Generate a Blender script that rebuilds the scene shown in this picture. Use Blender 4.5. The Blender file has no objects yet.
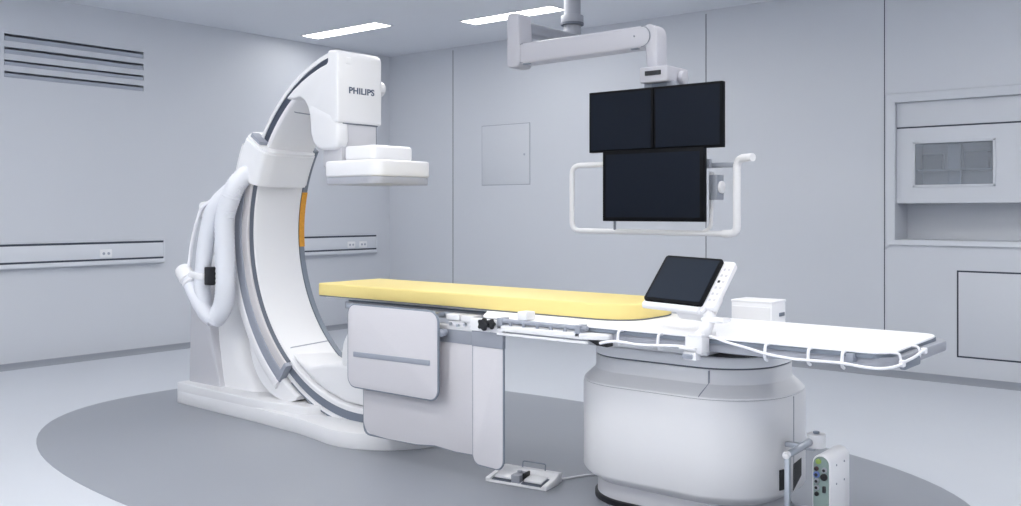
import bpy, bmesh, math, random
from mathutils import Vector, Matrix
random.seed(4)
SC = bpy.context.scene
COL = SC.collection
PI = math.pi
V = Vector

# ------------------------------------------------------------------ materials
def lin(c):
    return c / 12.92 if c <= 0.04045 else ((c + 0.055) / 1.055) ** 2.4
def rgb(r, g, b):
    return (lin(r / 255), lin(g / 255), lin(b / 255), 1)
def mat(name, col, rough=0.5, metal=0.0, bump=0.0, bscale=400, spec=0.5, var=0.0, vscale=6, coat=0.0):
    m = bpy.data.materials.new(name); m.use_nodes = True
    nt = m.node_tree; b = nt.nodes['Principled BSDF']
    b.inputs['Base Color'].default_value = col
    b.inputs['Roughness'].default_value = rough
    b.inputs['Metallic'].default_value = metal
    b.inputs['Specular IOR Level'].default_value = spec
    b.inputs['Coat Weight'].default_value = coat
    tc = nt.nodes.new('ShaderNodeTexCoord')
    if var:
        n = nt.nodes.new('ShaderNodeTexNoise'); n.inputs['Scale'].default_value = vscale; n.inputs['Detail'].default_value = 4
        nt.links.new(tc.outputs['Object'], n.inputs['Vector'])
        r = nt.nodes.new('ShaderNodeMapRange'); r.inputs['To Min'].default_value = 1 - var; r.inputs['To Max'].default_value = 1 + var
        nt.links.new(n.outputs['Fac'], r.inputs['Value'])
        mx = nt.nodes.new('ShaderNodeVectorMath'); mx.operation = 'SCALE'; mx.inputs[0].default_value = col[:3]
        nt.links.new(r.outputs['Result'], mx.inputs['Scale'])
        nt.links.new(mx.outputs['Vector'], b.inputs['Base Color'])
    if bump:
        n = nt.nodes.new('ShaderNodeTexNoise'); n.inputs['Scale'].default_value = bscale
        nt.links.new(tc.outputs['Object'], n.inputs['Vector'])
        bp = nt.nodes.new('ShaderNodeBump'); bp.inputs['Strength'].default_value = bump; bp.inputs['Distance'].default_value = 0.002
        nt.links.new(n.outputs['Fac'], bp.inputs['Height']); nt.links.new(bp.outputs['Normal'], b.inputs['Normal'])
    return m
def emis(name, col, s):
    m = bpy.data.materials.new(name); m.use_nodes = True
    nt = m.node_tree; nt.nodes.clear()
    o = nt.nodes.new('ShaderNodeOutputMaterial'); e = nt.nodes.new('ShaderNodeEmission')
    e.inputs['Color'].default_value = col; e.inputs['Strength'].default_value = s
    nt.links.new(e.outputs['Emission'], o.inputs['Surface'])
    return m
M = {
 'wall': mat('wall_panel_paint', rgb(205, 208, 214), 0.45, var=0.015, vscale=1.5),
 'ceil': mat('ceiling_paint', rgb(222, 225, 231), 0.6, var=0.01),
 'gap': mat('panel_gap', rgb(58, 64, 78), 0.7),
 'softgap': mat('panel_joint_filler', rgb(168, 174, 186), 0.6),
 'floor': mat('vinyl_floor_light', rgb(199, 203, 210), 0.33, var=0.02, vscale=2),
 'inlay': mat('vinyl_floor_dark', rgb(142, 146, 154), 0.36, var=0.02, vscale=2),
 'white': mat('white_plastic', rgb(227, 227, 229), 0.38, var=0.008),
 'white2': mat('white_enamel', rgb(235, 235, 237), 0.3),
 'pad': mat('white_tabletop_shell', rgb(246, 246, 248), 0.45),
 'cover': mat('grey_cover_plastic', rgb(194, 194, 199), 0.5),
 'lav': mat('pale_lavender_vinyl', rgb(202, 200, 204), 0.55, bump=0.15, bscale=90),
 'trim': mat('grey_trim_rubber', rgb(122, 130, 142), 0.5),
 'silver': mat('silver_plastic', rgb(156, 159, 168), 0.4),
 'midgrey': mat('mid_grey_plastic', rgb(150, 155, 166), 0.5),
 'band': mat('grey_vinyl_band', rgb(146, 150, 160), 0.6),
 'steel': mat('brushed_steel', rgb(190, 195, 203), 0.3, metal=0.85),
 'darkgroove': mat('dark_track', rgb(62, 70, 86), 0.4),
 'midgroove': mat('grey_track', rgb(110, 118, 132), 0.45),
 'black': mat('black_plastic', rgb(16, 18, 24), 0.45),
 'screen': mat('dark_glass_screen', rgb(19, 26, 38), 0.4, spec=0.12),
 'tscreen': mat('tablet_glass_screen', rgb(31, 39, 51), 0.45, spec=0.08),
 'bezel': mat('monitor_bezel', rgb(6, 8, 14), 0.5, spec=0.12),
 'ycloth': mat('yellow_mattress_vinyl', rgb(230, 210, 136), 0.55, bump=0.1, bscale=60, var=0.01),
 'orange': mat('orange_marker_strip', rgb(216, 152, 48), 0.5, var=0.25, vscale=60),
 'beige': mat('beige_liner', rgb(206, 203, 204), 0.45),
 'seam': mat('shadow_gap', rgb(98, 104, 116), 0.7),
 'green': mat('green_panel', rgb(134, 152, 148), 0.5),
 'blueplug': mat('blue_socket', rgb(96, 118, 178), 0.4),
 'redplug': mat('dark_red_socket', rgb(60, 22, 26), 0.4),
 'yellowgreen': mat('yellow_green_dot', rgb(150, 176, 92), 0.5),
 'glass': mat('smoked_glass', rgb(214, 218, 224), 0.1, spec=0.5),
 'text': mat('blue_grey_lettering', rgb(74, 86, 108), 0.5),
 'hose': mat('white_ribbed_hose', rgb(226, 228, 234), 0.45),
 'cable': mat('white_cable', rgb(238, 238, 242), 0.45),
 'rail': mat('wall_rail_enamel', rgb(214, 217, 223), 0.4),
 'detface': mat('detector_face_grey', rgb(170, 172, 180), 0.45),
 'boom': mat('boom_enamel', rgb(190, 190, 198), 0.4),
 'pole': mat('pole_enamel', rgb(150, 153, 162), 0.4),
}
M['lamp'] = emis('lamp_diffuser', (1, 1, 1, 1), 10.0)
for k_, v_ in (('dim', 3.0), ('mid', 5.0), ('bright', 11.0), ('front', 25.0)):  # emission levels of the added fill panels
    M['lamp_' + k_] = emis('lamp_diffuser_' + k_, (1, 0.99, 0.97, 1), v_)  # glow materials used only by the added fill panels
nt = M['glass'].node_tree; tr_ = nt.nodes.new('ShaderNodeBsdfTransparent'); mx_ = nt.nodes.new('ShaderNodeMixShader')
tr_.inputs['Color'].default_value = (.86, .88, .9, 1); mx_.inputs['Fac'].default_value = 0.22
nt.links.new(tr_.outputs[0], mx_.inputs[1]); nt.links.new(nt.nodes['Principled BSDF'].outputs[0], mx_.inputs[2])
nt.links.new(mx_.outputs[0], nt.nodes['Material Output'].inputs['Surface'])

# ------------------------------------------------------------------ object helpers
WLOC = {}
def _mesh(name, bm, m, smooth):
    bmesh.ops.remove_doubles(bm, verts=bm.verts, dist=1e-6)
    bmesh.ops.recalc_face_normals(bm, faces=bm.faces)
    me = bpy.data.meshes.new(name); bm.to_mesh(me); bm.free()
    for k in (m if isinstance(m, (list, tuple)) else [m]):
        me.materials.append(M[k])
    if smooth:
        me.polygons.foreach_set('use_smooth', [True] * len(me.polygons))
        me.set_sharp_from_angle(angle=math.radians(smooth))
    return me
def thing(name, label, cat, loc=(0, 0, 0), group=None):
    o = bpy.data.objects.new(name, None); COL.objects.link(o)
    o.empty_display_size = 0.1
    o.location = loc; WLOC[o.name] = V(loc)
    o['label'] = label; o['category'] = cat
    if group: o['group'] = group
    return o
def part(name, bm, m, parent, smooth=35, label=None):
    L = WLOC[parent.name]
    bmesh.ops.translate(bm, verts=bm.verts, vec=-L)
    o = bpy.data.objects.new(name, _mesh(name, bm, m, smooth)); COL.objects.link(o)
    o.parent = parent; WLOC[o.name] = L
    if label: o['label'] = label
    return o
def solo(name, bm, m, label, cat, loc=(0, 0, 0), group=None, smooth=35):
    L = V(loc)
    bmesh.ops.translate(bm, verts=bm.verts, vec=-L)
    o = bpy.data.objects.new(name, _mesh(name, bm, m, smooth)); COL.objects.link(o)
    o.location = L; WLOC[o.name] = L
    o['label'] = label; o['category'] = cat
    if group: o['group'] = group
    return o
def struct(name, bm, m, label, cat, smooth=35):
    o = solo(name, bm, m, label, cat, smooth=smooth); o['kind'] = 'structure'; return o

# ------------------------------------------------------------------ shape helpers
def B(): return bmesh.new()
def _merge(dst, src):
    me = bpy.data.meshes.new('tmp'); src.to_mesh(me); src.free(); dst.from_mesh(me); bpy.data.meshes.remove(me)
def _bevel(bm, w, seg=3, ang=30):
    if w <= 0: return
    es = [e for e in bm.edges if len(e.link_faces) == 2 and e.calc_face_angle(0) > math.radians(ang)]
    bmesh.ops.bevel(bm, geom=es, offset=w, offset_type='OFFSET', segments=seg, profile=0.5, affect='EDGES', clamp_overlap=True)
def box(bm, x0, x1, y0, y1, z0, z1, bev=0.0, seg=2, rot=None, piv=None, mi=0):
    t = B()
    bmesh.ops.create_cube(t, size=1)
    bmesh.ops.scale(t, vec=(x1 - x0, y1 - y0, z1 - z0), verts=t.verts)
    _bevel(t, bev, seg)
    bmesh.ops.translate(t, vec=((x0 + x1) / 2, (y0 + y1) / 2, (z0 + z1) / 2), verts=t.verts)
    if rot is not None:
        p = V(piv) if piv is not None else V(((x0 + x1) / 2, (y0 + y1) / 2, (z0 + z1) / 2))
        bmesh.ops.transform(t, matrix=Matrix.Translation(p) @ rot @ Matrix.Translation(-p), verts=t.verts)
    for f in t.faces: f.material_index = mi
    _merge(bm, t); return bm
AX = {'x': lambda u, v, w: V((w, u, v)), 'y': lambda u, v, w: V((u, w, v)), 'z': lambda u, v, w: V((u, v, w))}
def prism(bm, pts, ax, a0, a1, bev=0.0, seg=2, ang=50):
    """polygon pts (u,v) extruded along axis ax from a0 to a1"""
    t = B(); f = AX[ax]
    lo = [t.verts.new(f(u, v, a0)) for u, v in pts]; hi = [t.verts.new(f(u, v, a1)) for u, v in pts]
    t.faces.new(lo); t.faces.new(hi); n = len(pts)
    for i in range(n): t.faces.new((lo[i], lo[(i + 1) % n], hi[(i + 1) % n], hi[i]))
    bmesh.ops.recalc_face_normals(t, faces=t.faces)
    _bevel(t, bev, seg, ang)
    _merge(bm, t); return bm
def rrect(x0, x1, y0, y1, r, n=6):
    P = []
    for cx, cy, a in ((x1 - r, y1 - r, 0), (x0 + r, y1 - r, 90), (x0 + r, y0 + r, 180), (x1 - r, y0 + r, 270)):
        for k in range(n + 1):
            t = math.radians(a + 90 * k / n); P.append((cx + r * math.cos(t), cy + r * math.sin(t)))
    return P
def loft(bm, loops, cap=True):
    t = B()
    R = [[t.verts.new(p) for p in l] for l in loops]; n = len(R[0])
    for a, b in zip(R, R[1:]):
        for i in range(n): t.faces.new((a[i], a[(i + 1) % n], b[(i + 1) % n], b[i]))
    if cap: t.faces.new(R[0]); t.faces.new(R[-1])
    _merge(bm, t); return bm
def cyl(bm, p0, p1, r0, r1=None, n=24, bev=0.0, mi=0):
    r1 = r0 if r1 is None else r1
    p0, p1 = V(p0), V(p1); d = (p1 - p0); L = d.length
    t = B(); bmesh.ops.create_cone(t, cap_ends=True, segments=n, radius1=r0, radius2=r1, depth=L)
    _bevel(t, bev, 2, 60)
    q = V((0, 0, 1)).rotation_difference(d.normalized()).to_matrix().to_4x4()
    bmesh.ops.transform(t, matrix=Matrix.Translation((p0 + p1) / 2) @ q, verts=t.verts)
    for f in t.faces: f.material_index = mi
    _merge(bm, t); return bm
def spline(pts, k=8):
    pts = [V(p) for p in pts]; out = []
    for i in range(len(pts) - 1):
        p0 = pts[max(i - 1, 0)]; p1 = pts[i]; p2 = pts[i + 1]; p3 = pts[min(i + 2, len(pts) - 1)]
        for j in range(k):
            t = j / k
            out.append(0.5 * ((2 * p1) + (p2 - p0) * t + (2 * p0 - 5 * p1 + 4 * p2 - p3) * t * t + (3 * p1 - p0 - 3 * p2 + p3) * t ** 3))
    out.append(pts[-1]); return out
def tube(bm, path, r, n=12, rad=None, closed=False):
    path = [V(p) for p in path]; t = B(); rings = []
    m = len(path); up = None
    for i in range(m):
        if closed: d = (path[(i + 1) % m] - path[i - 1]).normalized()
        else: d = (path[min(i + 1, m - 1)] - path[max(i - 1, 0)]).normalized()
        if up is None:
            up = V((0, 0, 1)) if abs(d.z) < 0.9 else V((0, 1, 0))
        a = d.cross(up).normalized(); b = a.cross(d).normalized(); up = b
        rr = rad(i) if rad else r
        rings.append([t.verts.new(path[i] + a * rr * math.cos(2 * PI * k / n) + b * rr * math.sin(2 * PI * k / n)) for k in range(n)])
    prs = list(zip(rings, rings[1:])) + ([(rings[-1], rings[0])] if closed else [])
    for A_, B_ in prs:
        for k in range(n): t.faces.new((A_[k], A_[(k + 1) % n], B_[(k + 1) % n], B_[k]))
    if not closed: t.faces.new(rings[0]); t.faces.new(rings[-1])
    _merge(bm, t); return bm
def fillet(pts, r, n=5, closed=False):
    """round the inner corners of a 3-D polyline"""
    pts = [V(p) for p in pts]; out = []; m = len(pts)
    for i in range(m):
        if not closed and i in (0, m - 1): out.append(pts[i]); continue
        p, a, b = pts[i], pts[i - 1], pts[(i + 1) % m]
        ra = min(r, (a - p).length * .49, (b - p).length * .49)
        s = p + (a - p).normalized() * ra; e = p + (b - p).normalized() * ra
        for k in range(n + 1):
            t = k / n; out.append(s * (1 - t) ** 2 + p * 2 * t * (1 - t) + e * t * t)
    return out
CX, CZ = -3.975, 1.12                                    # centre of the C-arc
def cp(r, deg): return (CX + r * math.cos(math.radians(deg)), CZ + r * math.sin(math.radians(deg)))
def sweep(bm, sec, a0, a1, n=64, rfun=None):
    """section [(y, r)] swept round the arc centre from a0 to a1 degrees"""
    loops = []
    for i in range(n + 1):
        a = a0 + (a1 - a0) * i / n; L = []
        for y, r in sec:
            x, z = cp(r if rfun is None else rfun(r, i / n), a); L.append(V((x, y, z)))
        loops.append(L)
    return loft(bm, loops)
def bev2(pts, r, n=3):
    return [(p.x, p.y) for p in fillet([(a, b, 0) for a, b in pts], r, n, True)]
def recess_wall(bm, f, u0, u1, v0, v1, holes):
    """plane over (u,v) with rectangular openings and return walls of depth d: holes (ua,ub,va,vb,depth)"""
    us = sorted({u0, u1} | {h[0] for h in holes} | {h[1] for h in holes}); vs = sorted({v0, v1} | {h[2] for h in holes} | {h[3] for h in holes})
    t = B()
    def quad(*p): t.faces.new([t.verts.new(f(*q)) for q in p])
    for a, b in zip(us, us[1:]):
        for c, d in zip(vs, vs[1:]):
            m = ((a + b) / 2, (c + d) / 2)
            if any(h[0] < m[0] < h[1] and h[2] < m[1] < h[3] for h in holes): continue
            quad((a, c, 0), (b, c, 0), (b, d, 0), (a, d, 0))
    for a, b, c, d, w in holes:
        quad((a, c, 0), (b, c, 0), (b, c, w), (a, c, w)); quad((a, d, 0), (b, d, 0), (b, d, w), (a, d, w))
        quad((a, c, 0), (a, d, 0), (a, d, w), (a, c, w)); quad((b, c, 0), (b, d, 0), (b, d, w), (b, c, w))
        quad((a, c, w), (b, c, w), (b, d, w), (a, d, w))
    _merge(bm, t); return bm

# ================================================================== the room
XL, XR, YF, YB, ZC = -7.95, 3.2, -3.2, 7.55, 3.0
struct('floor', box(B(), XL - .4, XR + .1, YF - .1, YB + .4, -0.1, 0), 'floor', 'light blue grey vinyl floor of the imaging room', 'floor', 0)
pts = []
for k in range(96):
    t = 2 * PI * k / 96; c_, s_ = math.cos(t), math.sin(t); e = 2 / 2.5
    pts.append((-3.475 + 2.6 * math.copysign(abs(c_) ** e, c_), 3.63 + 1.52 * math.copysign(abs(s_) ** e, s_)))
struct('trim_1', prism(B(), pts, 'z', 0.0, 0.0015), 'inlay', 'darker grey oval inlaid in the floor around the table', 'floor', 0)
struct('ceiling', box(B(), XL - .4, XR + .1, YF - .1, YB + .4, ZC, ZC + 0.1), 'ceil', 'plain pale grey ceiling with recessed light panels', 'ceiling', 0)
# left wall with four vent slots
slots = [(2.611, 2.669), (2.508, 2.564), (2.415, 2.460), (2.319, 2.368)]
wl = recess_wall(B(), lambda u, v, w: V((XL - w, u, v)), YF, YB, 0, ZC, [(3.352, 4.545, a, b, 0.09) for a, b in slots])
wl_ = struct('wall_left', wl, ['wall', 'softgap'], 'pale grey panelled wall behind the C-arm with vent slots', 'wall', 0)
# back wall with the niche
NX0, NX1 = -2.365, -0.55
wb = recess_wall(B(), lambda u, v, w: V((u, YB + w, v)), XL, XR, 0, ZC, [(NX0, NX1, 1.03, 2.08, 0.3)])
for x in (-6.97, -3.97, -2.445):
    box(wb, x - .0035, x + .0035, YB - .0015, YB + .001, 0.0, 2.97, mi=1)
struct('wall_back', wb, ['wall', 'gap'], 'pale grey panelled wall with thin dark seams and a cabinet niche', 'wall', 0)
struct('wall_right', box(B(), XR, XR + .1, YF, YB, 0, ZC), 'wall', 'pale grey wall on the right side of the room', 'wall', 0)
struct('wall_front', box(B(), XL, XR, YF - .1, YF, 0, ZC), 'wall', 'pale grey wall behind the camera', 'wall', 0)

struct('shade_strip_left', prism(B(), [(XL, 0), (XL + .16, 0), (XL + .16, .002), (XL + .03, .008), (XL, .03)], 'y', YF, YB), 'inlay', 'dark strip imitating the shade at the foot of the left wall', 'shade_strip')  # dark edging stands in for the soft shade where walls meet floor
struct('shade_strip_back', prism(B(), [(YB, 0), (YB - .16, 0), (YB - .16, .002), (YB - .03, .008), (YB, .03)], 'x', XL, XR), 'inlay', 'dark strip imitating the shade at the foot of the back wall', 'shade_strip')
# vent blades
t = thing('wall_vent', 'slotted air vent of four long louvres high on the left wall', 'vent', (XL, 3.95, 2.5))
for a, b in slots:
    h = b - a
    bl = B(); lo = [(-.003, a + .002), (-.003, a + h * .62), (-.085, a + h * .98), (-.085, a + .002)]
    prism(bl, [(XL + u, v) for u, v in lo], 'y', 3.356, 4.541)
    part('louvre', bl, 'softgap', t, 0)

# supply rails on the left wall
def supply_rail(y0, y1, label, socks):
    r = thing('wall_supply_rail', label, 'wall rail', (XL, (y0 + y1) / 2, 0.79), 'medical supply rails on the left wall')
    x = XL + .001
    part('rail_body', box(B(), x, x + .055, y0, y1, .838, .972, .003), 'rail', r)
    part('top_groove', box(B(), x, x + .0555, y0, y1, .967, .984), 'gap', r, 0)
    part('bottom_groove', box(B(), x, x + .0555, y0, y1, .823, .840), 'gap', r, 0)
    part('top_lip', box(B(), x, x + .05, y0, y1, .984, .992, .002), 'rail', r)
    part('lower_ledge', box(B(), x, x + .065, y0, y1, .788, .824, .006), 'rail', r)
    part('end_cap', box(B(), x, x + .06, y1 - .004, y1 + .012, .786, .994, .004), 'rail', r)
    for y in socks:
        s = part('socket', box(B(), x + .05, x + .061, y - .055, y + .055, .85, .92, .006), 'white2', r)
        p = B()
        for dy in (-.022, .022): cyl(p, (x + .058, y + dy, .885), (x + .063, y + dy, .885), .012)
        part('socket_insert', p, 'softgap', s)
supply_rail(1.5, 4.71, 'long white wall rail with socket below the air vent', [4.165])
supply_rail(5.2, 7.30, 'white wall rail seen through the opening of the C-arm', [6.93, 7.10])

# flush square panel on the back wall
t = thing('wall_hatch', 'flush square hatch on the back wall left of the monitors', 'panel', (-6.24, YB, 1.52))
part('gap_frame', box(B(), -6.560, -5.920, YB - .002, YB + .01, 1.515, 2.137), 'midgrey', t, 0)
part('hatch_panel', box(B(), -6.554, -5.926, YB - .006, YB + .005, 1.521, 2.131, .002), 'wall', t)
part('lock', cyl(B(), (-5.99, YB - .005, 1.82), (-5.99, YB - .009, 1.82), .012), 'softgap', t)
# access door low at right
t = thing('wall_hatch', 'wide flush access door low on the back wall below the niche', 'panel', (-1.3, YB, 0.174))
part('gap_frame', box(B(), -1.922, -.6, YB - .002, YB + .01, .172, .812), 'gap', t, 0)
part('hatch_panel', box(B(), -1.910, -.612, YB - .006, YB + .005, .184, .800, .002), 'wall', t)
part('lock', cyl(B(), (-.7, YB - .005, .5), (-.7, YB - .009, .5), .014), 'softgap', t)

# niche cabinet (pass-through with a glazed sash)
t = thing('niche_cabinet', 'built in wall niche cabinet with glazed sash above an open shelf', 'cabinet', (-1.45, YB, 0.99))
fr = B(); w = .075
a0, a1, b0, b1 = NX0, NX1, 1.03, 2.08
sec = [(0, .0), (0, -.012), (.06, -.022), (.072, -.014), (.072, .0)]
def frame_strip(p, q, horiz, s):
    out = []
    for end, sg in ((p, -1), (q, 1)):
        L = []
        for o_, d_ in sec:
            if horiz: L.append(V((end[0] + sg * o_, YB + d_, end[1] + s * o_)))
            else: L.append(V((end[0] + s * o_, YB + d_, end[1] + sg * o_)))
        out.append(L)
    loft(fr, out)
frame_strip((a0, b1), (a1, b1), True, 1); frame_strip((a0, b0), (a1, b0), True, -.6)
frame_strip((a0, b0), (a0, b1), False, -1); frame_strip((a1, b0), (a1, b1), False, 1)
part('surround', fr, 'wall', t, 30)
part('top_panel', box(B(), a0 + .002, a1 - .002, YB + .03, YB + .045, 1.892, 2.078, .002), 'wall', t)
part('panel_gap', box(B(), a0 + .002, a1 - .002, YB + .034, YB + .05, 1.872, 1.9), 'gap', t, 0)
sash = recess_wall(B(), lambda u, v, w_: V((u, YB + .03 + w_, v)), a0 + .002, a1 - .002, 1.31, 1.88, [(-2.228, -1.683, 1.446, 1.762, .2)])
part('sash_panel', sash, 'wall', t, 0)
fw = B()
for x0, x1, z0, z1 in ((-2.245, -2.226, 1.43, 1.778), (-1.685, -1.666, 1.43, 1.778), (-2.245, -1.666, 1.76, 1.778), (-2.245, -1.666, 1.43, 1.448)):
    box(fw, x0, x1, YB + .022, YB + .032, z0, z1, .003)
wf = part('window_frame', fw, 'wall', t)
part('window_pane', box(B(), -2.228, -1.683, YB + .038, YB + .042, 1.446, 1.762), 'glass', wf, 0)
part('reflection_bar', box(B(), -2.03, -1.94, YB + .17, YB + .225, 1.448, 1.76, .003), 'softgap', t)  # pale bar imitating a reflection in the window pane
part('inner_shelf', box(B(), -2.226, -1.685, YB + .1, YB + .22, 1.555, 1.567), 'midgrey', t)
ib = B(); part('reflection_block', box(ib, -2.2, -2.06, YB + .12, YB + .2, 1.567, 1.68, .004), 'seam', t)  # dark blocks imitating reflections in the window pane
part('reflection_block', box(B(), -1.9, -1.74, YB + .12, YB + .2, 1.567, 1.69, .004), 'seam', t)
part('shelf_underside', box(B(), a0 + .002, a1 - .002, YB + .05, YB + .295, 1.31, 1.322), 'midgrey', t, 0)

# ceiling light panels and added fill panels
def light_panel(x0, x1, y0, y1, m, label, group=None):
    l = thing('ceiling_or_fill_light', label, 'ceiling light', ((x0 + x1) / 2, (y0 + y1) / 2, ZC), group)
    f = B(); w = .018
    for a, b, c, d in ((x0 - w, x0, y0 - w, y1 + w), (x1, x1 + w, y0 - w, y1 + w), (x0, x1, y0 - w, y0), (x0, x1, y1, y1 + w)):
        box(f, a, b, c, d, ZC - .006, ZC + .002)
    part('frame', f, 'white', l, 0)
    part('diffuser', box(B(), x0, x1, y0, y1, ZC - .004, ZC + .001), m, l, 0)
light_panel(-7.65, -6.59, 6.075, 6.275, 'lamp', 'slim lit ceiling panel above and left of the detector')
light_panel(-5.93, -4.90, 6.535, 6.735, 'lamp', 'slim lit ceiling panel just left of the boom pole')
for x, y, k_ in ((-5.6, -1.8, 'bright'), (-3.3, -1.8, 'front'), (-1.0, -1.8, 'front'), (1.3, -1.8, 'mid'), (-5.6, .9, 'mid'), (-3.3, .9, 'bright'), (-1.0, .9, 'bright'), (1.3, .9, 'mid'),  # unseen panels added to fill the room with light, graded one by one
                (-5.4, 3.2, 'mid'), (-3.1, 3.0, 'mid'), (-1.0, 3.2, 'mid'), (1.3, 3.2, 'mid'), (-4.6, 5.2, 'bright'), (-2.2, 4.6, 'dim'), (-0.8, 5.3, 'mid'), (1.2, 5.3, 'bright')):
    light_panel(x - .6, x + .6, y - .3, y + .3, 'lamp_' + k_, 'wide fill light panel added on the ceiling out of view', 'fill panels added out of view')

# ================================================================== C-arm X-ray stand
g = thing('xray_c_arm', 'large white floor standing C-arm with flat detector around the table head', 'x-ray machine', (-4.6, 3.8, 0))
# base
bs = B()
outline = [(-5.64, 3.455), (-4.75, 3.425), (-4.32, 3.40)]
c0 = (-3.95, 3.80); R = .46
for k in range(0, 19):
    a = math.radians(-108 + k * 12); outline.append((c0[0] + R * math.cos(a), c0[1] + R * math.sin(a)))
outline += [(-4.35, 4.22), (-5.64, 4.22)]
prism(bs, bev2(outline, .02), 'z', 0.0, .088, .008, 2)
prism(bs, bev2([(-5.64, 3.455), (-4.75, 3.427), (-4.35, 3.48), (-4.2, 3.7), (-4.2, 4.0), (-4.35, 4.2), (-5.64, 4.22)], .02), 'z', .06, .136, .008, 3)
part('base', bs, 'white', g)
# column
def rl(x0, x1, y0, y1, r, z): return [V((x, y, z)) for x, y in rrect(x0, x1, y0, y1, r, 5)]
cl = B()
loft(cl, [rl(-5.60, -4.86, 3.56, 4.12, .12, .12), rl(-5.60, -4.92, 3.56, 4.12, .12, .17), rl(-5.59, -5.06, 3.57, 4.10, .12, .28), rl(-5.58, -5.12, 3.58, 4.06, .12, .42),
          rl(-5.57, -5.14, 3.60, 4.04, .12, .6), rl(-5.56, -5.14, 3.60, 4.04, .12, .85), rl(-5.54, -5.16, 3.62, 4.02, .12, 1.1), rl(-5.50, -5.2, 3.68, 3.98, .12, 1.3)])
part('column', cl, 'white', g, 40)
cv = B(); prism(cv, bev2([(-5.61, .128), (-5.25, .128), (-5.31, .3), (-5.37, .5), (-5.40, .66), (-5.44, .80), (-5.58, .80)], .02), 'y', 3.528, 3.60, .008)
part('column_cover', cv, 'cover', g)
# hub and link behind the sleeve
hb = B(); cyl(hb, (-5.26, 3.76, 1.08), (-5.06, 3.76, 1.08), .20, .18, 40, .03); cyl(hb, (-5.5, 3.76, 1.08), (-5.24, 3.76, 1.08), .19, None, 40, .02)
part('hub', hb, 'white', g)
sw = B(); sweep(sw, bev2([(3.57, 1.10), (3.90, 1.10), (3.90, 1.22), (3.57, 1.22)], .03), 168, 215, 28)
part('rotation_arm', sw, 'white', g, 40)
# the C itself
NY, FY = 3.55, 3.872
csec = [(NY, 1.06), (FY, 1.06), (FY, 1.036), (FY - .03, 1.03), (FY - .03, .99), (FY, .985), (FY, .94), (FY - .01, .928), (3.60, .945), (3.556, .958), (NY, .966), (NY, .985), (3.60, .985), (3.60, 1.036), (NY, 1.036)]
c_arm = part('c_arc', sweep(B(), csec, 101, 291, 110), 'white', g, 30)
part('track', sweep(B(), [(3.556, .982), (3.604, .986), (3.604, 1.035), (3.556, 1.039)], 101.5, 160, 40), 'darkgroove', c_arm, 30, 'dark running track in the upper arc')
part('track', sweep(B(), [(3.556, .982), (3.604, .986), (3.604, 1.035), (3.556, 1.039)], 228, 290.5, 50), 'midgroove', c_arm, 30, 'grey running track in the lower arc')
part('edge_trim', sweep(B(), [(FY - .002, .926), (FY + .032, .926), (FY + .032, .985), (FY - .002, .985)], 147, 252, 70), 'trim', c_arm, 30)
part('marker_strip', sweep(B(), [(FY - .003, .9225), (FY + .034, .9225), (FY + .034, .93), (FY - .003, .93)], 164.5, 186, 20), 'orange', c_arm, 30, 'orange scale strip on the far edge')
part('panel_seam', sweep(B(), [(3.562, .9605), (3.60, .943), (3.86, .926), (3.86, .932), (3.60, .95), (3.562, .965)], 226.2, 226.6, 1), 'midgrey', c_arm, 0)
part('panel_seam', sweep(B(), [(3.562, .9605), (3.60, .943), (3.86, .926), (3.86, .932), (3.60, .95), (3.562, .965)], 130.5, 130.9, 1), 'midgrey', c_arm, 0)
part('outer_line', sweep(B(), [(NY - .002, 1.058), (NY + .3, 1.058), (NY + .3, 1.066), (NY - .002, 1.066)], 236, 290.5, 50), 'midgroove', c_arm, 30)
# sleeve that carries the C
sl = B()
sweep(sl, bev2([(3.50, 1.094), (3.92, 1.094), (3.93, 1.12), (3.90, 1.165), (3.54, 1.175), (3.50, 1.15)], .015), 152, 233, 50)
sleeve = part('sleeve', sl, 'white', g, 40)
part('sleeve_guard', sweep(B(), bev2([(3.505, 1.030), (3.548, 1.030), (3.548, 1.10), (3.505, 1.098)], .006), 158, 232.5, 50), 'midgrey', sleeve, 40, 'grey outer guard strip')
part('sleeve_liner', sweep(B(), bev2([(3.512, .973), (3.549, .973), (3.549, 1.038), (3.512, 1.038)], .006), 158, 232, 50), 'beige', sleeve, 40, 'pale beige inner strip')
part('inner_gasket', sweep(B(), [(3.525, .969), (3.55, .966), (3.55, .974), (3.525, .974)], 158, 231.5, 50), 'seam', sleeve, 40)
part('sleeve_lip', sweep(B(), bev2([(3.502, .970), (3.549, .970), (3.549, 1.10), (3.502, 1.10)], .012), 231.6, 233.2, 3), 'midgrey', sleeve, 40)
# lower foot of the sleeve
def footr(r, u): return r if r < 1.1 else 1.10 + .13 * math.sin(PI * min(1, (.12 + u * .88))) ** .8
part('sleeve_foot', sweep(B(), bev2([(3.56, 1.072), (3.90, 1.072), (3.90, 1.2), (3.53, 1.2), (3.515, 1.17), (3.52, 1.072)], .02), 214, 242, 24, footr), 'white', sleeve, 40)
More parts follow.
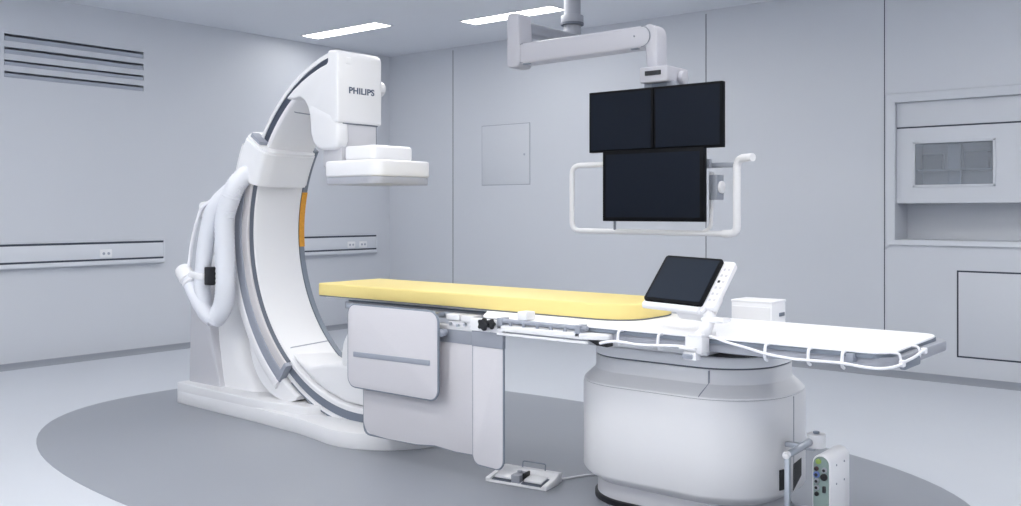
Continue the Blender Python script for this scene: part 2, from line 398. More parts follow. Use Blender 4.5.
# collar round the arc
co = B()
loop = [(3.475, .955), (3.50, .905), (3.56, .89), (3.84, .89), (3.875, .905), (3.89, .96), (3.89, 1.10), (3.86, 1.165), (3.56, 1.165), (3.475, 1.10)]
sweep(co, bev2(loop, .02), 148.8, 161.2, 10)
cap = [(3.481, .958), (3.505, .909), (3.56, .894), (3.838, .894), (3.871, .909), (3.885, .962), (3.885, 1.097), (3.857, 1.16), (3.562, 1.16), (3.481, 1.098)]
sweep(co, bev2(cap, .02), 147.8, 162.0, 10)
part('collar', co, 'white2', g, 50)
part('collar_seal', sweep(B(), bev2([(3.50, .99), (3.56, .99), (3.56, 1.10), (3.50, 1.10)], .01), 146.6, 148.2, 2), 'midgrey', g, 40)
# housing of the detector carriage
hp = [cp(.982, a) for a in (127, 122, 117, 112, 107, 103)]
hp += [(-4.19, 2.09), (-4.188, 2.150), (-4.14, 2.150), (-4.11, 2.138), (-4.10, 2.11), (-4.10, 1.742), (-4.34, 1.742), (-4.346, 1.80), (-4.365, 1.845), (-4.395, 1.885), (-4.435, 1.905), (-4.485, 1.90)]
hs = B(); prism(hs, hp, 'y', 3.50, 3.835, .022, 4, 40)
lob = [(-4.362, 1.88), (-4.347, 1.78), (-4.338, 1.69), (-4.318, 1.64), (-4.29, 1.612), (-4.24, 1.594), (-4.14, 1.594), (-4.112, 1.61), (-4.0985, 1.64), (-4.0985, 1.70), (-4.103, 1.73), (-4.15, 1.80), (-4.3, 1.86)]
prism(hs, lob, 'y', 3.4995, 3.585, .022, 4, 40)
house = part('detector_housing', hs, 'white', g, 45)
nk = B(); prism(nk, bev2([(3.54, 1.50), (3.80, 1.50), (3.80, 1.745), (3.54, 1.745)], .006), 'x', -4.27, -4.112, .004)
part('neck', nk, 'cover', house)
ng = B(); prism(ng, [(3.545, 1.53), (3.81, 1.53), (3.81, 1.745), (3.545, 1.745)], 'x', -4.26, -4.12)
box(ng, -4.26, -4.108, 3.545, 3.808, 1.737, 1.744)
part('neck_shadow_gap', ng, 'seam', house, 0)
part('side_knob', cyl(B(), (-4.16, 3.83, 1.965), (-4.16, 3.885, 1.965), .050, .044, 28, .01), 'white', house)
sb = B(); box(sb, -4.115, -4.0985, 3.555, 3.60, 2.07, 2.115, .007, 3)
part('latch_cover', sb, 'white2', house)
# lettering on the housing
cu = bpy.data.curves.new('lettering', 'FONT'); cu.body = 'PHILIPS'; cu.size = .049; cu.offset = .0012; cu.extrude = .0015; cu.space_character = 1.05
tmp = bpy.data.objects.new('tmp_text', cu); COL.objects.link(tmp)
bpy.context.view_layer.update()
me = bpy.data.meshes.new_from_object(tmp.evaluated_get(bpy.context.evaluated_depsgraph_get()))
bpy.data.objects.remove(tmp)
bm = B(); bm.from_mesh(me); bpy.data.meshes.remove(me)
w_ = max(v.co.x for v in bm.verts) - min(v.co.x for v in bm.verts); m_ = min(v.co.x for v in bm.verts)
for v in bm.verts:
    u = (v.co.x - m_) * .190 / w_; v.co = V((-4.0995 + v.co.z, 3.583 + u, 1.912 + v.co.y))
part('lettering', bm, 'text', house, 0)
# detector head
dt = B(); prism(dt, bev2([(-4.227, 3.485), (-3.777, 3.485), (-3.777, 3.935), (-4.227, 3.935)], .085, 7), 'z', 1.438, 1.528, .012, 3)
det = part('detector', dt, 'white2', g)
part('detector_face', prism(B(), bev2([(-4.221, 3.491), (-3.783, 3.491), (-3.783, 3.929), (-4.221, 3.929)], .08, 7), 'z', 1.396, 1.439, .006), 'detface', det)
part('detector_cap', prism(B(), bev2([(-4.11, 3.55), (-3.865, 3.55), (-3.865, 3.86), (-4.11, 3.86)], .035, 5), 'z', 1.528, 1.612, .018, 3), 'white2', det)
part('cap_gap', prism(B(), bev2([(-4.105, 3.555), (-3.87, 3.555), (-3.87, 3.855), (-4.105, 3.855)], .035, 5), 'z', 1.52, 1.532), 'seam', det)
part('detector_mount', box(B(), -4.265, -4.05, 3.57, 3.82, 1.515, 1.60, .01), 'white', det)
# X-ray tube housing at the foot of the C
tb = B()
prism(tb, [cp(.95, 229), (-4.42, .345), (-4.30, .372), (-4.18, .385), (-3.75, .385), (-3.66, .36), (-3.6, .30), cp(.95, 284), cp(.95, 274), cp(.95, 262), cp(.95, 250), cp(.95, 240)], 'y', 3.562, 3.862, .02, 3, 25)
tub = part('tube_housing', tb, 'white', g, 40)
part('collimator', cyl(B(), (-3.95, 3.57, .43), (-3.95, 3.855, .43), .21, None, 48, .025), 'white', tub, 40)
# hoses
def ribbed(path, r):
    p = spline(path, 14)
    return tube(B(), p, r, 18, lambda i: r + (.003 if i % 2 == 0 else -.002))
ho = thing_h = part('hose', ribbed([(-4.925, 3.53, 1.50), (-4.96, 3.45, 1.42), (-4.995, 3.42, 1.32), (-5.035, 3.41, 1.20), (-5.035, 3.41, 1.01), (-5.03, 3.41, .80), (-5.06, 3.41, .66), (-5.13, 3.40, .585)], .058), 'hose', g, 60, 'thick ribbed hose')
part('hose', tube(B(), spline([(-4.95, 3.56, 1.50), (-5.0, 3.46, 1.40), (-5.10, 3.39, 1.28), (-5.16, 3.37, 1.10), (-5.19, 3.36, .886), (-5.20, 3.36, .72), (-5.18, 3.37, .63), (-5.12, 3.39, .585)], 10), .05, 18), 'hose', g, 60, 'smooth hose bent into a U')
hc = part('hose', tube(B(), spline([(-5.345, 3.33, .865), (-5.295, 3.33, .815), (-5.245, 3.33, .75), (-5.19, 3.34, .67), (-5.14, 3.37, .60)], 8), .042, 16), 'hose', g, 60, 'short hose with an end cap')
ec = B(); cyl(ec, (-5.375, 3.33, .89), (-5.30, 3.33, .825), .05, .054, 24, .014); cyl(ec, (-5.29, 3.33, .815), (-5.275, 3.33, .799), .049, None, 24, .006)
part('end_cap', ec, 'white2', hc, 40)
part('thin_hose', tube(B(), spline([(-5.10, 3.40, 1.33), (-5.19, 3.36, 1.275), (-5.255, 3.36, 1.182), (-5.31, 3.36, 1.051), (-5.33, 3.36, .963), (-5.33, 3.35, .90)], 8), .012, 10), 'cable', g, 60)
br = B(); box(br, -5.27, -5.13, 3.37, 3.47, 1.20, 1.31, .03, 3)
part('hose_bracket', br, 'white', g, 40)
hr = B(); cyl(hr, (-5.188, 3.362, .875), (-5.193, 3.362, .835), .061, None, 24, .008)
box(hr, -5.30, -5.19, 3.31, 3.36, .835, .875, .012, 3)
part('hose_clamp', hr, 'white2', g, 40)
part('black_connector', box(B(), -5.125, -5.06, 3.325, 3.43, .80, .91, .006), 'black', g, 40)

# ================================================================== patient table
T = thing('patient_table', 'long white patient table on a bulky rounded pedestal', 'medical table', (-1.95, 3.6, 0))
def ped(i, z, r=.30): return [V((x, y, z)) for x, y in rrect(-2.488 + i, -1.545 - i, 3.36 + i, 4.04 - i, max(r - i, .05), 10)]
part('foot', loft(B(), [ped(.062, .0), ped(.062, .125)]), 'cover', T, 40)
part('foot_rim', loft(B(), [ped(.050, .0015), ped(.050, .022), ped(.058, .026)]), 'black', T, 40)
pb = B(); loft(pb, [ped(.06, .092), ped(.04, .105), ped(.01, .125), ped(.0, .14), ped(.0, .3), ped(.0, .505), ped(.003, .513)])
pbody = part('pedestal', pb, 'white', T, 40)
part('seam_line', loft(B(), [ped(.006, .508), ped(.006, .519)], ), 'seam', pbody, 40)
sh = B(); loft(sh, [ped(.003, .515), ped(.004, .522), ped(.010, .528), ped(.052, .566), ped(.055, .575), ped(.055, .624)])
shd = part('shoulder', sh, 'white', T, 22)
sm = B()
loft(sm, [[V((x, 3.36 + i - .0015, z)) for x, i, z in l] for l in ([(-1.803, .003, .522), (-1.800, .003, .522), (-1.800, .012, .53), (-1.803, .012, .53)], [(-1.787, .054, .568), (-1.784, .054, .568), (-1.784, .06, .57), (-1.787, .06, .57)])])
box(sm, -1.787, -1.784, 3.36 + .054, 3.36 + .07, .57, .62)
part('panel_joint', sm, 'midgrey', shd, 0)
part('side_joint', box(B(), -1.5455, -1.5435, 3.672, 3.676, .14, .51), 'midgrey', pbody, 0)
part('collar_gap', loft(B(), [ped(.061, .618), ped(.061, .634)]), 'seam', T, 40)
part('top_collar', loft(B(), [ped(.055, .631), ped(.057, .652), ped(.064, .668), ped(.074, .672)]), 'pad', T, 40)
part('bellows', loft(B(), [ped(.08, .665, .28), ped(.08, .675, .28)]), 'black', T, 40)
part('carriage', box(B(), -2.33, -1.80, 3.432, 3.80, .672, .742, .008), 'pad', T)
# table frame and top
fr_ = B()
prism(fr_, bev2([(-3.87, 3.345), (-2.80, 3.345), (-2.62, 3.15), (-1.04, 3.15), (-.985, 3.22), (-.985, 3.74), (-1.03, 3.80), (-1.13, 3.80), (-1.18, 3.72), (-3.87, 3.72)], .02), 'z', .738, .776, .006)
fr = part('table_frame', fr_, 'silver', T)
part('frame_gap', prism(B(), bev2([(-3.86, 3.36), (-2.79, 3.36), (-2.66, 3.14), (-1.05, 3.14), (-1.012, 3.2), (-1.01, 3.7), (-1.04, 3.73), (-3.86, 3.73)], .02), 'z', .772, .7885), 'trim', fr, 0)
tp = B()
prism(tp, bev2([(-4.02, 3.335), (-2.86, 3.335), (-2.72, 3.133), (-1.07, 3.133), (-1.02, 3.15), (-1.0, 3.20), (-1.01, 3.68), (-1.03, 3.73), (-1.08, 3.745), (-4.02, 3.745)], .03, 4), 'z', .7875, .7955, .003, 2)
part('tabletop', tp, 'pad', T, 40)
part('side_rail', box(B(), -3.80, -2.88, 3.30, 3.325, .748, .775, .003), 'steel', T)
part('end_bracket', box(B(), -.99, -.968, 3.20, 3.36, .735, .765, .006), 'trim', T)
part('rail_bracket', box(B(), -1.135, -1.11, 3.12, 3.155, .755, .785, .003), 'midgrey', T)
# accessory rail
ar = part('accessory_rail', cyl(B(), (-2.59, 3.10, .788), (-2.145, 3.10, .788), .0095), 'midgrey', T)
for x in (-2.53, -2.46, -2.39, -2.32, -2.25):
    part('pin', cyl(B(), (x, 3.095, .792), (x, 3.095, .768), .009, .007, 12, .002), 'midgrey', ar)
for x in (-2.585, -2.185):
    part('end_block', box(B(), x - .014, x + .014, 3.085, 3.14, .752, .80, .004), 'midgrey', ar)
part('rail_tray', prism(B(), bev2([(-2.60, 3.085), (-2.16, 3.085), (-2.06, 3.128), (-2.06, 3.16), (-2.60, 3.16)], .01), 'z', .745, .770, .004), 'white2', ar)
part('lower_bar', box(B(), -2.60, -2.14, 3.085, 3.10, .728, .738, .003), 'white2', ar)
part('clip_tab', box(B(), -2.50, -2.45, 3.10, 3.16, .797, .832, .004), 'white2', T)
part('recess_end', prism(B(), [(-2.20, .740), (-2.12, .745), (-2.09, .745), (-2.09, .713), (-2.14, .716)], 'y', 3.155, 3.20, .003), 'black', T)  # black wedge stands in for the end of the dark collar recess
for x in (-2.005, -1.829, -1.407, -1.254, -1.14):
    c = B(); tube(c, fillet([(x, 3.16, .790), (x, 3.105, .790), (x, 3.098, .745), (x, 3.12, .735)], .012), .0055, 8)
    part('cable_clip', c, 'cable', T, 60)
for y in (3.175, 3.375):
    c = B(); tube(c, fillet([(-1.02, y, .792), (-.981, y, .792), (-.975, y, .765), (-.978, y, .755)], .008), .0042, 8)
    part('cable_clip', c, 'cable', T, 60)
ctb = B(); tube(ctb, spline([(-1.625, 3.115, .80), (-1.595, 3.085, .803), (-1.546, 3.085, .79), (-1.47, 3.087, .776), (-1.40, 3.088, .762), (-1.31, 3.088, .754), (-1.25, 3.088, .754), (-1.14, 3.088, .756), (-1.06, 3.09, .75), (-1.01, 3.10, .75), (-.975, 3.14, .757), (-.970, 3.20, .764), (-.969, 3.29, .768), (-.970, 3.37, .776), (-.968, 3.41, .78)], 8), .005, 8)
box(ctb, -.98, -.962, 3.16, 3.182, .75, .772, .004); box(ctb, -.977, -.960, 3.385, 3.41, .766, .787, .004)
solo('looped_cable', ctb, 'cable', 'white cable looped along the clips on the right end of the tabletop', 'cable', (-1.3, 3.09, .74), smooth=60)
ctl = B(); tube(ctl, spline([(-1.69, 3.11, .752), (-1.74, 3.09, .757), (-1.829, 3.085, .752), (-1.91, 3.086, .748), (-2.005, 3.086, .752), (-2.08, 3.09, .738)], 8), .0055, 8)
solo('looped_cable', ctl, 'cable', 'short white cable clipped under the table edge left of the tablet', 'cable', (-1.85, 3.09, .74), smooth=60)

# mattress
mt = B()
outl = [(-4.05, 3.315), (-2.25, 3.315)] + [(-2.25 + .16 * math.sin(math.radians(a)), 3.47 - .155 * math.cos(math.radians(a))) for a in (15, 30, 45, 60, 75, 90)] + [(-2.09, 3.63), (-2.11, 3.70), (-2.17, 3.765), (-4.05, 3.765)]
prism(mt, bev2(outl, .025, 3), 'z', .7975, .865, .009, 3)
mtr = solo('mattress', mt, 'ycloth', 'long pale yellow foam mattress lying on the patient table', 'mattress', (-3.1, 3.54, .7975), smooth=40)
part('bottom_seam', prism(B(), bev2([(a + (.006 if a < -3 else 0), b) for a, b in outl], .025, 3), 'z', .7962, .801), 'seam', mtr, 0)

# ================================================================== lead shields at the table edge
s = thing('lead_shield', 'square pale lead shield with slot handle at the table head', 'radiation shield', (-3.35, 3.21, .37), 'lead shields on the table edge')
P0 = rrect(-3.662, -3.045, .376, .784, .05, 6)
part('panel', prism(B(), P0, 'y', 3.192, 3.208, .004), 'lav', s)
part('piping', tube(B(), [(u, 3.199, v) for u, v in P0], .0065, 8, closed=True), 'trim', s, 60)
part('handle_slot', box(B(), -3.618, -3.09, 3.187, 3.194, .530, .556, .004, 2, Matrix.Rotation(math.radians(-.8), 4, 'Y')), 'midgrey', s)
hk = B(); box(hk, -3.58, -3.54, 3.205, 3.30, .755, .775, .003); box(hk, -3.14, -3.10, 3.205, 3.30, .755, .775, .003)
part('hanger', hk, 'steel', s)

d = thing('lead_drape', 'wide pale lead drape hanging behind the square shield', 'radiation shield', (-3.25, 3.27, .13), 'lead shields on the table edge')
low = [(-3.625, .67), (-3.625, .19), (-3.61, .155), (-3.575, .135), (-3.45, .128), (-3.25, .132), (-3.13, .146), (-3.0, .138), (-2.835, .142), (-2.835, .67)]
part('panel', prism(B(), low, 'y', 3.262, 3.278, .004), 'lav', d)
part('piping', tube(B(), fillet([(u, 3.268, v) for u, v in ((-3.625, .66), (-3.625, .128), (-3.25, .132), (-3.13, .146), (-3.0, .138), (-2.84, .142))], .05), .005, 8), 'trim', d, 60)
part('top_band', box(B(), -3.63, -2.835, 3.258, 3.284, .640, .702, .003), 'band', d)
ma = B()
box(ma, -3.62, -2.86, 3.255, 3.29, .702, .722, .003); box(ma, -3.03, -2.84, 3.25, 3.29, .718, .745, .003)
box(ma, -3.035, -2.955, 3.24, 3.30, .748, .775, .004); box(ma, -2.945, -2.865, 3.24, 3.30, .745, .775, .004)
mo = part('mount', ma, 'white', d)
for x, z in ((-3.01, .73), (-2.965, .725), (-2.92, .732), (-2.88, .727)):
    part('bolt', cyl(B(), (x, 3.25, z), (x, 3.238, z), .007, None, 10), 'steel', mo)
part('pivot', cyl(B(), (-3.035, 3.235, .69), (-3.035, 3.20, .69), .018, None, 18, .003), 'midgrey', mo)
hg = B(); box(hg, -3.5, -3.46, 3.27, 3.33, .70, .76, .003); box(hg, -2.95, -2.91, 3.27, 3.33, .72, .76, .003)
part('hanger', hg, 'steel', d)

n = thing('lead_drape', 'narrow upright pale lead strip below the black star knobs', 'radiation shield', (-2.66, 3.1, .155), 'lead shields on the table edge')
strip = [(-2.744, .70), (-2.744, .20)] + [(-2.704 - .04 * math.cos(math.radians(a)), .20 - .04 * math.sin(math.radians(a))) for a in (15, 30, 45, 60, 75, 90)] + [(-2.616 + .04 * math.sin(math.radians(a)), .197 - .04 * math.cos(math.radians(a))) for a in (0, 15, 30, 45, 60, 75)] + [(-2.576, .20), (-2.576, .70)]
part('panel', prism(B(), strip, 'y', 3.097, 3.111, .004), 'lav', n)
part('piping', tube(B(), [(u, 3.104, v) for u, v in strip], .0055, 8), 'trim', n, 60)
part('top_band', box(B(), -2.747, -2.573, 3.093, 3.115, .668, .742, .003), 'band', n)
part('clamp_plate', box(B(), -2.75, -2.572, 3.086, 3.118, .735, .788, .004), 'white', n)
part('clamp_arm', box(B(), -2.73, -2.65, 3.10, 3.148, .745, .772, .003), 'white', n)
def star(x, y, z, r, d):
    p = []
    for k in range(40):
        a = 2 * PI * k / 40; q = r * (1 + .16 * math.cos(5 * a)); p.append((x + q * math.cos(a), z + q * math.sin(a)))
    b = B(); prism(b, p, 'y', y - d, y, .004); cyl(b, (x, y, z), (x, y + .03, z), .008); return b
part('star_knob', star(-2.650, 3.068, .771, .024, .020), 'black', n)
part('star_knob', star(-2.617, 3.078, .774, .020, .016), 'black', n)

# ================================================================== tablet console on the table edge
k_ = thing('control_tablet', 'tilted black touch tablet with white key strip clamped to the table edge', 'control panel', (-1.65, 3.1, .72))
BL, BR, TL = V((-1.922, 3.148, .915)), V((-1.672, 3.14, .907)), V((-1.922, 3.309, 1.077))
ux = (BR - BL).normalized(); vy = (TL - BL); vy = (vy - ux * vy.dot(ux)).normalized(); nz = ux.cross(vy)
PM = Matrix(((ux.x, vy.x, nz.x, BL.x), (ux.y, vy.y, nz.y, BL.y), (ux.z, vy.z, nz.z, BL.z), (0, 0, 0, 1)))
W, Hh = (BR - BL).length, (TL - BL).length
def plate(u0, u1, v0, v1, n0, n1, r=.01, bev=.002):
    b = B(); prism(b, rrect(u0, u1, v0, v1, r, 5), 'z', n0, n1, bev); bmesh.ops.transform(b, matrix=PM, verts=b.verts); return b
part('screen_bezel', plate(0, W, 0, Hh, -.014, .0, .012), 'bezel', k_)
part('screen', plate(.012, W - .012, .012, Hh - .012, -.002, .0012, .004, 0), 'tscreen', k_)
bk = plate(-.004, W + .01, -.016, Hh, -.036, -.014, .014, .004)
part('back_shell', bk, 'white2', k_)
kp = part('key_strip', plate(W - .02, W + .045, .006, Hh + .004, -.042, -.016, .012, .004), 'white2', k_)
for i in range(6):
    for j in range(2):
        part('key', plate(W + .008 + j * .018, W + .019 + j * .018, .035 + i * .030, .047 + i * .030, -.0165, -.0152, .003, .0004), 'lav' if (i, j) != (3, 0) else 'black', kp)
lg = B(); tube(lg, spline([PM @ V((0.005, -.014, -.016)), PM @ V((W * .5, -.014, -.016)), PM @ V((W - .005, -.014, -.016))], 4), .014, 14)
part('front_grip', lg, 'white2', k_, 60)
ub = plate(.13, W + .03, -.02, .10, -.075, -.034, .02, .008)
part('under_bracket', ub, 'white', k_)
am = B(); tube(am, spline([(-1.70, 3.20, .885), (-1.655, 3.17, .865), (-1.64, 3.12, .825), (-1.665, 3.10, .785)], 6), .022, 14)
part('arm', am, 'white', k_, 60)
ka = B(); box(ka, -1.665, -1.575, 3.12, 3.19, .848, .864, .007, 3)
part('pivot_lever', ka, 'white2', k_, 60)
cm = B(); box(cm, -1.70, -1.63, 3.07, 3.13, .738, .80, .006); box(cm, -1.70, -1.65, 3.06, 3.10, .715, .745, .004); box(cm, -1.69, -1.63, 3.07, 3.18, .797, .81, .004)
clp = part('clamp', cm, 'white', k_)
part('clamp_ring', box(B(), -1.715, -1.65, 3.052, 3.075, .752, .762, .003), 'white2', clp)
part('clamp_screw', box(B(), -1.702, -1.662, 3.054, 3.062, .72, .738, .003), 'midgrey', clp)

# ================================================================== foot switch on the floor
f = thing('foot_switch', 'white two pedal foot switch on the floor below the table', 'foot switch', (-2.74, 3.455, .0015))
FM = Matrix.Translation((-2.745, 3.458, .0015)) @ Matrix.Rotation(math.radians(8.3), 4, 'Z')
def fl(b): bmesh.ops.transform(b, matrix=FM, verts=b.verts); return b
hb_ = B(); prism(hb_, [(-.085, 0), (.085, 0), (.085, .045), (.035, .05), (.0, .026), (-.075, .012), (-.085, .008)], 'x', -.152, .152, .004)
part('housing', fl(hb_), 'white2', f)
for sx in (-1, 1):
    w = B(); prism(w, [(-.085, 0), (.04, 0), (.04, .05), (0, .034), (-.085, .02)], 'x', sx * .148 - .012, sx * .148 + .012, .004)
    part('side_wall', fl(w), 'white2', f)
for sx, nm in ((-1, 'left'), (1, 'right')):
    x0, x1 = sorted((sx * .027, sx * .13))
    rc = B(); prism(rc, [(-.078, .012), (.002, .027), (.002, .03), (-.078, .0155)], 'x', x0, x1)
    rr = part('pedal_recess', fl(rc), 'seam', f, 0)
    pd = B(); prism(pd, [(-.066, .02), (.0, .032), (.0, .040), (-.066, .030)], 'x', x0 + .006, x1 - .006, .003)
    part('pedal', fl(pd), 'white2', f)
part('centre_block', fl(box(B(), -.028, .018, -.076, .008, .01, .048, .004)), 'silver', f)
part('divider', fl(box(B(), .018, .026, -.05, .008, .01, .053, .002)), 'black', f)
part('selector_button', fl(cyl(B(), (-.008, -.03, .05), (-.008, -.03, .058), .011)), 'silver', f)
wg = B(); tube(wg, fillet([(-.045, .06, .04), (-.045, .066, .076), (.075, .066, .076), (.075, .06, .04)], .008), .003, 8)
part('lift_handle', fl(wg), 'trim', f, 60)
cb = B(); tube(cb, spline([(-2.63, 3.545, .012), (-2.60, 3.66, .007), (-2.56, 3.74, .007), (-2.50, 3.79, .007), (-2.42, 3.80, .007), (-2.385, 3.78, .012)], 8), .005, 8)
solo('foot_switch_cable', cb, 'cable', 'thin white cable on the floor from foot switch to pedestal', 'cable', (-2.55, 3.7, .002), smooth=60)

# ================================================================== patient monitoring box beside the pedestal
e_ = thing('connector_box', 'white round topped box with green connector face beside the pedestal', 'medical device', (-1.335, 3.59, .08))
def arch(x0, x1, z0, z1, n=10):
    r = (x1 - x0) / 2; cx = (x0 + x1) / 2; P_ = [(x0, z0)]
    for q in range(n + 1):
        a = PI - PI * q / n; P_.append((cx + r * math.cos(a), z1 - r * 1.0 + r * 1.0 * math.sin(a)))
    return P_ + [(x1, z0)]
part('case', prism(B(), arch(-1.40, -1.33, .07, .36), 'y', 3.502, 3.70, .004, 2, 70), 'white2', e_, 30)
fp = part('front_panel', prism(B(), arch(-1.394, -1.336, .075, .353), 'y', 3.495, 3.504, .002, 1, 70), 'green', e_, 30)
def plug(nm, x, z, m, r=.010, ring=True):
    p = part(nm, cyl(B(), (x, 3.497, z), (x, 3.486, z), r, None, 18, .002), m, fp)
    if ring: part('socket_hole', cyl(B(), (x, 3.487, z), (x, 3.4845, z), r * .55, None, 14), 'black', p)
plug('status_lamp', -1.372, .336, 'yellowgreen', .010, False)
plug('socket', -1.380, .308, 'redplug', .008); plug('socket', -1.350, .306, 'silver', .010)
plug('socket', -1.379, .286, 'blueplug', .012); plug('socket', -1.351, .280, 'black', .013)
plug('socket', -1.379, .262, 'silver', .010); plug('socket', -1.379, .238, 'silver', .010); plug('socket', -1.379, .214, 'black', .008)
part('slot', box(B(), -1.357, -1.345, 3.488, 3.497, .222, .246, .002), 'black', fp)
for y, z in ((3.56, .315), (3.64, .315), (3.56, .245), (3.64, .245)):
    part('screw', cyl(B(), (-1.331, y, z), (-1.328, y, z), .004, None, 10), 'midgrey', e_)
part('base_bracket', box(B(), -1.548, -1.36, 3.60, 3.66, .082, .11, .004), 'steel', e_)
e_.location.z -= .02
ps = thing('steel_bracket', 'upright steel post with clamp bar at the right end of the pedestal', 'bracket', (-1.455, 3.4, 0))
part('post', box(B(), -1.462, -1.443, 3.388, 3.410, .0015, .352, .004), 'steel', ps)
part('crossbar', cyl(B(), (-1.462, 3.40, .338), (-1.425, 3.56, .372), .014, None, 16, .003), 'steel', ps)
part('end_knob', cyl(B(), (-1.452, 3.378, .345), (-1.452, 3.40, .35), .014, None, 16, .004), 'white2', ps)
part('clamp_block', cyl(B(), (-1.415, 3.58, .345), (-1.415, 3.58, .398), .036, None, 24, .006), 'white', ps)
part('clamp_bolt', cyl(B(), (-1.415, 3.58, .397), (-1.415, 3.58, .407), .012, None, 12, .002), 'trim', ps)
sp_ = B(); box(sp_, -1.550, -1.43, 3.60, 3.625, .322, .342, .003)
part('wall_mount', sp_, 'steel', ps)
side = B()
prism(side, [(3.67, .135), (3.75, .18), (3.75, .25), (3.67, .24)], 'x', -1.546, -1.5435, 0)
part('side_opening', side, 'black', pbody, 0)
part('side_opening', box(B(), -1.5575, -1.5515, 3.568, 3.596, .155, .235, .001, 1, Matrix.Rotation(math.radians(-15), 4, 'Z')), 'black', pbody, 0)

# ================================================================== white cabinet behind the table
w = thing('equipment_cabinet', 'plain white box cabinet standing behind the tabletop', 'cabinet', (-2.0, 4.45, 0))
part('body', box(B(), -2.125, -1.915, 4.30, 4.46, .06, .815, .006), 'pad', w)
part('door', box(B(), -2.118, -1.922, 4.294, 4.302, .08, .79, .004), 'white2', w)
part('top_rim', box(B(), -2.127, -1.913, 4.298, 4.462, .808, .820, .004), 'pad', w)
part('side_grip', box(B(), -1.916, -1.911, 4.38, 4.44, .742, .760, .002), 'trim', w)
for x in (-2.10, -1.93):
    for y in (4.33, 4.43):
        part('caster', cyl(B(), (x - .012, y, .0315), (x + .012, y, .0315), .03, None, 18, .004), 'trim', w)

# ================================================================== ceiling boom and monitors
b_ = thing('monitor_boom', 'white ceiling arm carrying three monitors behind the table', 'ceiling boom', (-3.85, 5.38, 3.0))
part('ceiling_cover', cyl(B(), (-3.85, 5.38, 3.0), (-3.85, 5.38, 2.95), .17, .15, 40, .01), 'pole', b_)
part('pole', cyl(B(), (-3.85, 5.38, 2.96), (-3.85, 5.38, 2.58), .058, None, 32), 'pole', b_)
pf = B(); cyl(pf, (-3.85, 5.38, 2.595), (-3.85, 5.38, 2.535), .078, None, 32, .006); cyl(pf, (-3.85, 5.38, 2.55), (-3.85, 5.38, 2.36), .06, None, 32, .01)
part('pole_joint', pf, 'pole', b_)
part('joint_ring', cyl(B(), (-3.85, 5.38, 2.545), (-3.85, 5.38, 2.53), .0795, None, 32), 'seam', b_)
ua = B(); box(ua, -3.88, -3.78, 4.72, 5.44, 2.38, 2.46, .02, 3)
part('upper_arm', ua, 'pole', b_)
jp = B(); prism(jp, bev2([(-3.86, 2.155), (-3.77, 2.155), (-3.75, 2.20), (-3.77, 2.50), (-3.86, 2.50)], .03, 4), 'y', 4.68, 4.82, .012, 3)
part('joint_post', jp, 'boom', b_)
sa = B()
def capsule(xa, za, ra, xb, zb, rb):
    P_ = []
    for q in range(13): a = math.radians(90 + 15 * q); P_.append((xa + ra * math.cos(a), za + ra * math.sin(a)))
    for q in range(13): a = math.radians(-90 + 15 * q); P_.append((xb + rb * math.cos(a), zb + rb * math.sin(a)))
    return P_
prism(sa, capsule(-3.735, 2.238, .066, -2.875, 2.243, .062), 'y', 4.69, 4.81, .014, 3, 60)
arm_ = part('spring_arm', sa, 'boom', b_)
al = B(); tube(al, [(u, 4.689, v) for u, v in capsule(-3.735, 2.238, .06, -3.735, 2.238, .06)[:13]], .002, 6)
tube(al, [(u, 4.689, v) for u, v in capsule(-2.875, 2.243, .058, -2.875, 2.243, .058)[13:]], .002, 6)
part('end_line', al, 'trim', arm_)
slb = B(); box(slb, -3.74, -3.69, 4.695, 4.72, 2.167, 2.176, .002); box(slb, -2.95, -2.90, 4.695, 4.72, 2.176, 2.184, .002); cyl(slb, (-2.92, 4.691, 2.25), (-2.92, 4.685, 2.25), .005, None, 10)
part('cover_screw', slb, 'trim', arm_)
el = B(); prism(el, bev2([(-2.838, 2.03), (-2.775, 2.03), (-2.775, 2.25), (-2.785, 2.285), (-2.805, 2.303), (-2.83, 2.31), (-2.85, 2.305), (-2.858, 2.27)], .01), 'y', 4.695, 4.805, .02, 3)
part('elbow', el, 'boom', b_)
hd = part('swivel_head', box(B(), -2.845, -2.665, 4.62, 4.86, 1.965, 2.055, .012, 3), 'boom', b_)
part('display_slot', box(B(), -2.805, -2.705, 4.612, 4.63, 2.005, 2.03, .002), 'black', hd)
cyl_ = cyl(B(), (-2.665, 4.77, 1.995), (-2.635, 4.77, 1.995), .045, .04, 24, .008)
part('brake_knob', cyl_, 'boom', hd)
mb = B(); box(mb, -2.84, -2.64, 4.662, 4.70, 1.20, 1.97, .006); box(mb, -3.05, -2.43, 4.662, 4.69, 1.48, 1.53, .004); box(mb, -3.0, -2.48, 4.662, 4.69, 1.72, 1.80, .004)
part('mounting_plate', mb, 'midgrey', b_)
part('lower_neck', box(B(), -2.79, -2.69, 4.66, 4.76, 1.93, 1.97, .006), 'trim', hd)
hf = B()
path = fillet([(-3.03, 4.70, 1.523), (-3.365, 4.70, 1.523), (-3.365, 4.70, 1.132), (-2.292, 4.70, 1.128), (-2.292, 4.70, 1.36)], .06, 6)
tube(hf, path, .0155, 12, None)
tube(hf, fillet([(-2.37, 4.70, 1.128), (-2.290, 4.70, 1.13), (-2.290, 4.70, 1.53), (-2.18, 4.66, 1.53)], .07, 6), .0215, 14)
part('handle_frame', hf, 'white2', b_, 60)
part('side_bar', box(B(), -2.46, -2.30, 4.69, 4.715, 1.483, 1.51, .004), 'midgrey', b_)
ih = B(); tube(ih, fillet([(-2.44, 4.70, 1.46), (-2.44, 4.70, 1.16), (-2.50, 4.70, 1.13)], .05, 5), .011, 10)
part('inner_handle', ih, 'white2', b_, 60)
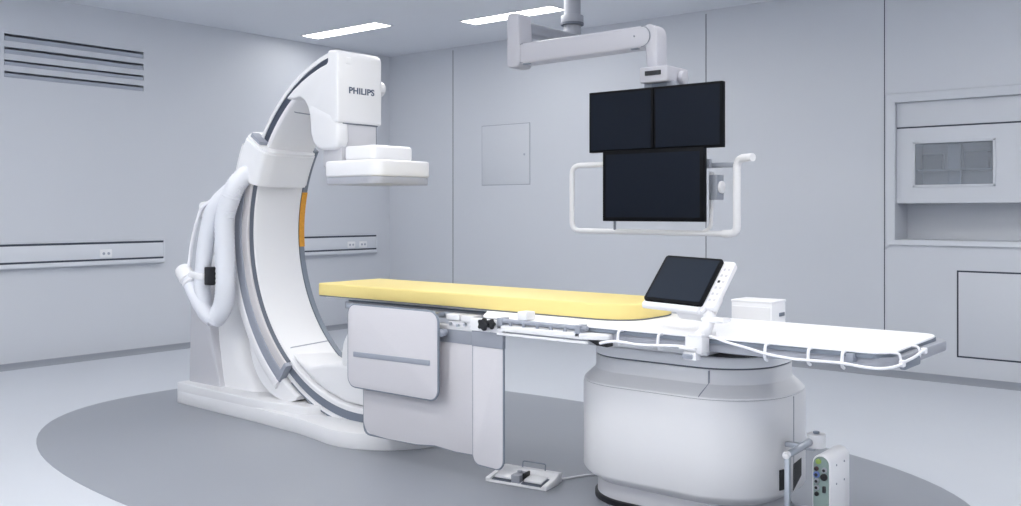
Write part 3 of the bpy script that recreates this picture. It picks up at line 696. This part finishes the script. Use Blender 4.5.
jb = part('control_pod', box(B(), -2.435, -2.385, 4.66, 4.74, 1.31, 1.445, .005), 'midgrey', b_)
part('pod_knob', cyl(B(), (-2.386, 4.70, 1.378), (-2.368, 4.70, 1.378), .036, .033, 24, .008), 'white2', jb)
part('strut', tube(B(), [(-3.02, 4.64, 1.22), (-3.06, 4.70, 1.135)], .008, 8), 'midgrey', b_)

def monitor(x0, x1, y, z0, z1, label, bz):
    m = thing('monitor', label, 'monitor', ((x0 + x1) / 2, y + .025, z0), 'monitors on the ceiling boom')
    part('casing', box(B(), x0, x1, y, y + .038, z0, z1, .004), 'bezel', m)
    part('screen', box(B(), x0 + bz, x1 - bz, y - .0012, y + .004, z0 + bz, z1 - bz), 'screen', m, 0)
    bx = B(); box(bx, (x0 + x1) / 2 - .12, (x0 + x1) / 2 + .12, y + .037, y + .05, (z0 + z1) / 2 - .1, (z0 + z1) / 2 + .1, .004)
    part('back_cover', bx, 'black', m)
monitor(-3.172, -2.744, 4.60, 1.587, 1.936, 'upper left of the three dark monitors on the boom', .014)
monitor(-2.741, -2.325, 4.60, 1.587, 1.936, 'upper right of the three dark monitors on the boom', .014)
monitor(-3.061, -2.42, 4.575, 1.192, 1.592, 'wide dark monitor hanging lowest below the other two on the boom', .022)

# ================================================================== camera, world, colour management
cam = bpy.data.cameras.new('camera'); co_ = bpy.data.objects.new('camera', cam); COL.objects.link(co_)
co_.location = (0, 0, 1.25); co_.rotation_euler = (PI / 2, 0, math.atan2(.633, .774))
cam.sensor_width = 36; cam.lens = 957.6 / 1021 * 36
cam.shift_y = -(253 - 211) / 1021
cam.clip_start = .05
SC.camera = co_
wd = bpy.data.worlds.new('world'); SC.world = wd; wd.use_nodes = True
wd.node_tree.nodes['Background'].inputs['Color'].default_value = (.5, .55, .62, 1)
wd.node_tree.nodes['Background'].inputs['Strength'].default_value = .3
SC.view_settings.view_transform = 'Standard'; SC.view_settings.look = 'None'
SC.view_settings.gamma = 1; SC.view_settings.exposure = 0.38; SC.view_settings.use_curve_mapping = False
SC.cycles.max_bounces = 10; SC.cycles.diffuse_bounces = 6
SC.cycles.caustics_reflective = False; SC.cycles.caustics_refractive = False
SC.cycles.sample_clamp_indirect = 4
